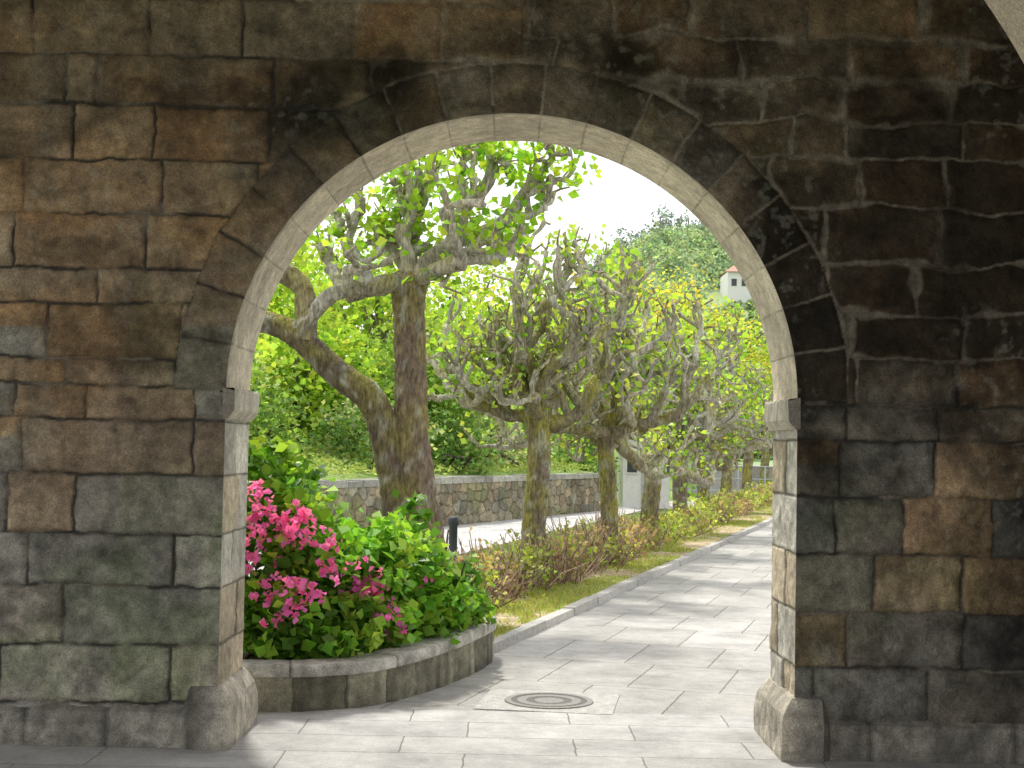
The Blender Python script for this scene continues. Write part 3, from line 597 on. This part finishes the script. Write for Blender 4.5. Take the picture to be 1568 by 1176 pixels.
for i,(yq,s_,z,rx,rz) in enumerate([(22,2.3,1.8,1.1,.9),(23.5,3.2,2.3,1.5,1.3),(25.3,2.2,1.7,1.0,.8),(26.5,3.8,2.4,1.6,1.3),(28.0,1.5,1.6,1.2,.85),(30.5,3.2,2.3,1.6,1.3),(30.5,1.3,1.5,1.1,.8),(33.5,1.7,1.7,1.4,1.0),(36.5,2.2,1.6,1.5,1.2),(39.5,2.0,1.2,1.4,1.1),(21,4.2,2.6,1.5,1.4)]):
    shrub('shrub',(wallX(yq)-s_,yq,z),(rx,rx,rz),90,22,.11,[GY+DK,GY,DK+LT,GY+LT][i%4] if i<5 else [DK,GY,DK+LT][i%3])
LIME=[(.44,.62,.09),(.52,.66,.12),(.34,.52,.07),(.25,.42,.07)]; YEL=[(.66,.60,.11),(.56,.60,.12),(.68,.54,.11),(.46,.56,.11)]
def bigtree(c,r_,cols,nc=150,nl=24,size=.17,mat=M_bg):
    m=MB(); c=np.array(c,float); b=np.array([c[0],c[1],c[2]-r_[2]-2.0])
    m.tube([b,b+[.1,0,1.5],c+[0,0,-r_[2]*.3],c+[0,0,r_[2]*.5]],[.28,.22,.15,.05],(.14,.12,.09),1,8,3,rng,.1)
    for k in range(9):
        e=c+unit(rng.normal(0,1,3)+[0,0,.3])*np.array(r_)*.85; m.tube([c-[0,0,r_[2]*.5],(c+e)/2,e],[.1,.07,.03],(.2,.17,.13),1,5,2,rng,.1)
    cloud(m,c,r_,nc,nl,size,cols,rng,.15,0,.35,.4); m.build('broadleaf_tree',[mat,M_bark])
for c,r_,cols in [((-6.5,33,5.0),(2.6,2.4,2.2),LIME),((-3.4,36,4.4),(2.4,2.4,2.1),LIME),((-8.2,38,6.0),(2.8,2.6,2.4),LIME),((-.5,41,4.4),(2.6,2.4,2.2),LIME),((-5.5,44,6.2),(3.0,2.8,2.5),LIME),
   ((-1.6,52,5.6),(3.2,3,2.7),YEL+LIME),((2.6,55,6.0),(3.0,3,2.5),YEL),((6.3,58,6.4),(3.2,3,2.6),YEL),((2.5,47,3.6),(2.2,2.2,2.0),LIME),((9.6,62,5.2),(3.0,3,2.4),YEL+LIME),((12.2,64,4.2),(3.2,3,2.8),LIME),((15.5,67,4.0),(3,3,2.8),LIME),
   ((-4.6,30,2.9),(1.6,1.6,1.4),LIME),((-2.0,33,2.9),(1.5,1.5,1.4),LT),((6.5,66,4.4),(3.4,3,3.2),LT)]:
    bigtree(c,r_,cols)
# ------------------------------------------------------------------ small white building + railing
M_white=mat_plain('white_render',(.76,.75,.72),.8); M_roof=mat_plain('grey_slab',(.3,.3,.3),.8); M_dark=mat_plain('dark_glass',(.06,.065,.07),.2); M_steel=mat_plain('galvanised_steel',(.4,.42,.44),.4,.6)
e=bpy.data.objects.new('white_kiosk',None); scene.collection.objects.link(e)
def part(name,boxes,mat,parent,rot=0,org=(0,0)):
    m=MB()
    for b in boxes: m.box(*b,(.5,.5,.5),0,rot,org)
    return m.build(name,[mat],False,parent)
part('walls',[(3.05,4.3,38.5,40.5,0,1.95)],M_white,e); part('roof',[(2.95,4.4,38.35,40.65,1.953,2.07)],M_roof,e)
part('door',[(3.55,3.95,38.47,38.497,.03,1.65)],mat_plain('grey_door',(.45,.47,.47),.5),e); part('door_handle',[(3.88,3.91,38.44,38.468,.8,.9)],M_dark,e)
part('window',[(3.15,3.42,38.47,38.497,.95,1.5)],M_dark,e); part('window_frame',[(3.12,3.15,38.46,38.496,.92,1.53),(3.42,3.45,38.46,38.496,.92,1.53),(3.15,3.42,38.46,38.496,1.5,1.53),(3.15,3.42,38.46,38.496,.92,.95)],M_white,e)
m=MB()
for k in range(15):
    x=4.9+k*.45; y=44+k*.15; m.tube([(x,y,0),(x,y,1.1)],[.025,.025],(.5,.5,.5),0,6,1)
for z in(.35,.7,1.1): m.tube([(4.9,44,z),(4.9+14*.45,44+14*.15,z)],[.022,.022],(.5,.5,.5),0,6,1)
for k in range(10):
    x=4.6+k*.28; z0=k*.1; m.tube([(x,47,z0),(x,47,z0+1.0)],[.02,.02],(.5,.5,.5),0,6,1)
m.tube([(4.6,47,1.0),(4.6+9*.28,47,1.9)],[.03,.03],(.5,.5,.5),0,6,1); m.build('metal_railing',[M_steel])
m=MB()
for k in range(10): m.box(4.6+k*.28,4.6+(k+1)*.28-.003,47.05,49,0,.1+k*.1,(.4,.39,.37))
m.box(7.405,12,47.05,49,0,1.1,(.4,.39,.37)); m.build('stone_steps',[M_pale],False)
# ------------------------------------------------------------------ distant hill
def hillz(X,Y):
    r=20+28*sstep(-4,34,X)-13*sstep(44,80,X)
    return r*sstep(60,330,Y)**1.5*(1+.06*(fbm(X*.02+5,Y*.02,801,4)-.5))-.3
X_,Y_=np.meshgrid(np.linspace(-260,320,120),np.concatenate([np.linspace(63,340,80),np.linspace(350,700,20)]),indexing='ij')
Zh=hillz(X_,Y_); m=MB(); C=np.array([.28,.38,.18])*(.6+.8*fbm(X_*.08,Y_*.08,811,5))[...,None]; m.grid(np.stack([X_,Y_,Zh],-1),C,0,flip=True); m.build('hill',[M_soil])
rng=np.random.RandomState(55); m=MB()
HAZED=[(.34,.46,.27),(.42,.54,.29),(.27,.38,.26),(.48,.58,.31),(.22,.32,.22)]  # aerial haze mixed into the leaf colours, paler and bluer
for k in range(1300):
    y=rng.uniform(110,332); x=y*rng.uniform(.0,.22)
    z=hillz(x,y); s_=rng.uniform(1.1,2.3)*(1+.2*(y>230))
    if .132<x/y<.182 and 180<y<227: s_*=.42
    if 31<x<44 and 219<y<232: continue
    cloud(m,(x,y,z+s_*.6),(s_,s_,s_*.95),11,9,.62,HAZED,rng,.26,0,.3,.5)
for k in range(70):
    y=rng.uniform(318,340); x=rng.uniform(16,66); z=hillz(x,y); s_=rng.uniform(.9,2.0); hh=rng.uniform(2,7)
    m.tube([(x,y,z),(x,y,z+hh)],[.25,.15],(.3,.3,.3),0,4,1); cloud(m,(x,y,z+hh),(s_,s_,s_*1.4),10,8,.7,[(.28,.37,.35),(.34,.42,.39)],rng,.28)  # ridge trees carry the same painted haze in their bluish tones
m.build('distant_forest',[M_far])
zb=float(hillz(36,222))+2.0
e=bpy.data.objects.new('white_house',None); scene.collection.objects.link(e)
part('walls',[(33.5,42,222,230,zb-4,zb+2.8)],M_white,e)
m=MB(); z=zb+2.8; m.add([(33,221.5,z),(42.5,221.5,z),(42.5,230.5,z),(33,230.5,z),(35,226,z+1.5),(40.5,226,z+1.5)],[(0,1,5,4),(2,3,4,5),(3,0,4,4),(1,2,5,5)],(.5,.5,.5)); m.build('roof',[mat_plain('terracotta',(.42,.24,.17),.8)],False,e)
part('windows',[(34.1+k*1.6,34.9+k*1.6,221.93,221.99,zb+.6,zb+1.7) for k in range(5)],M_dark,e)
print('done',sum(len(o.data.polygons) for o in scene.objects if o.type=='MESH'))
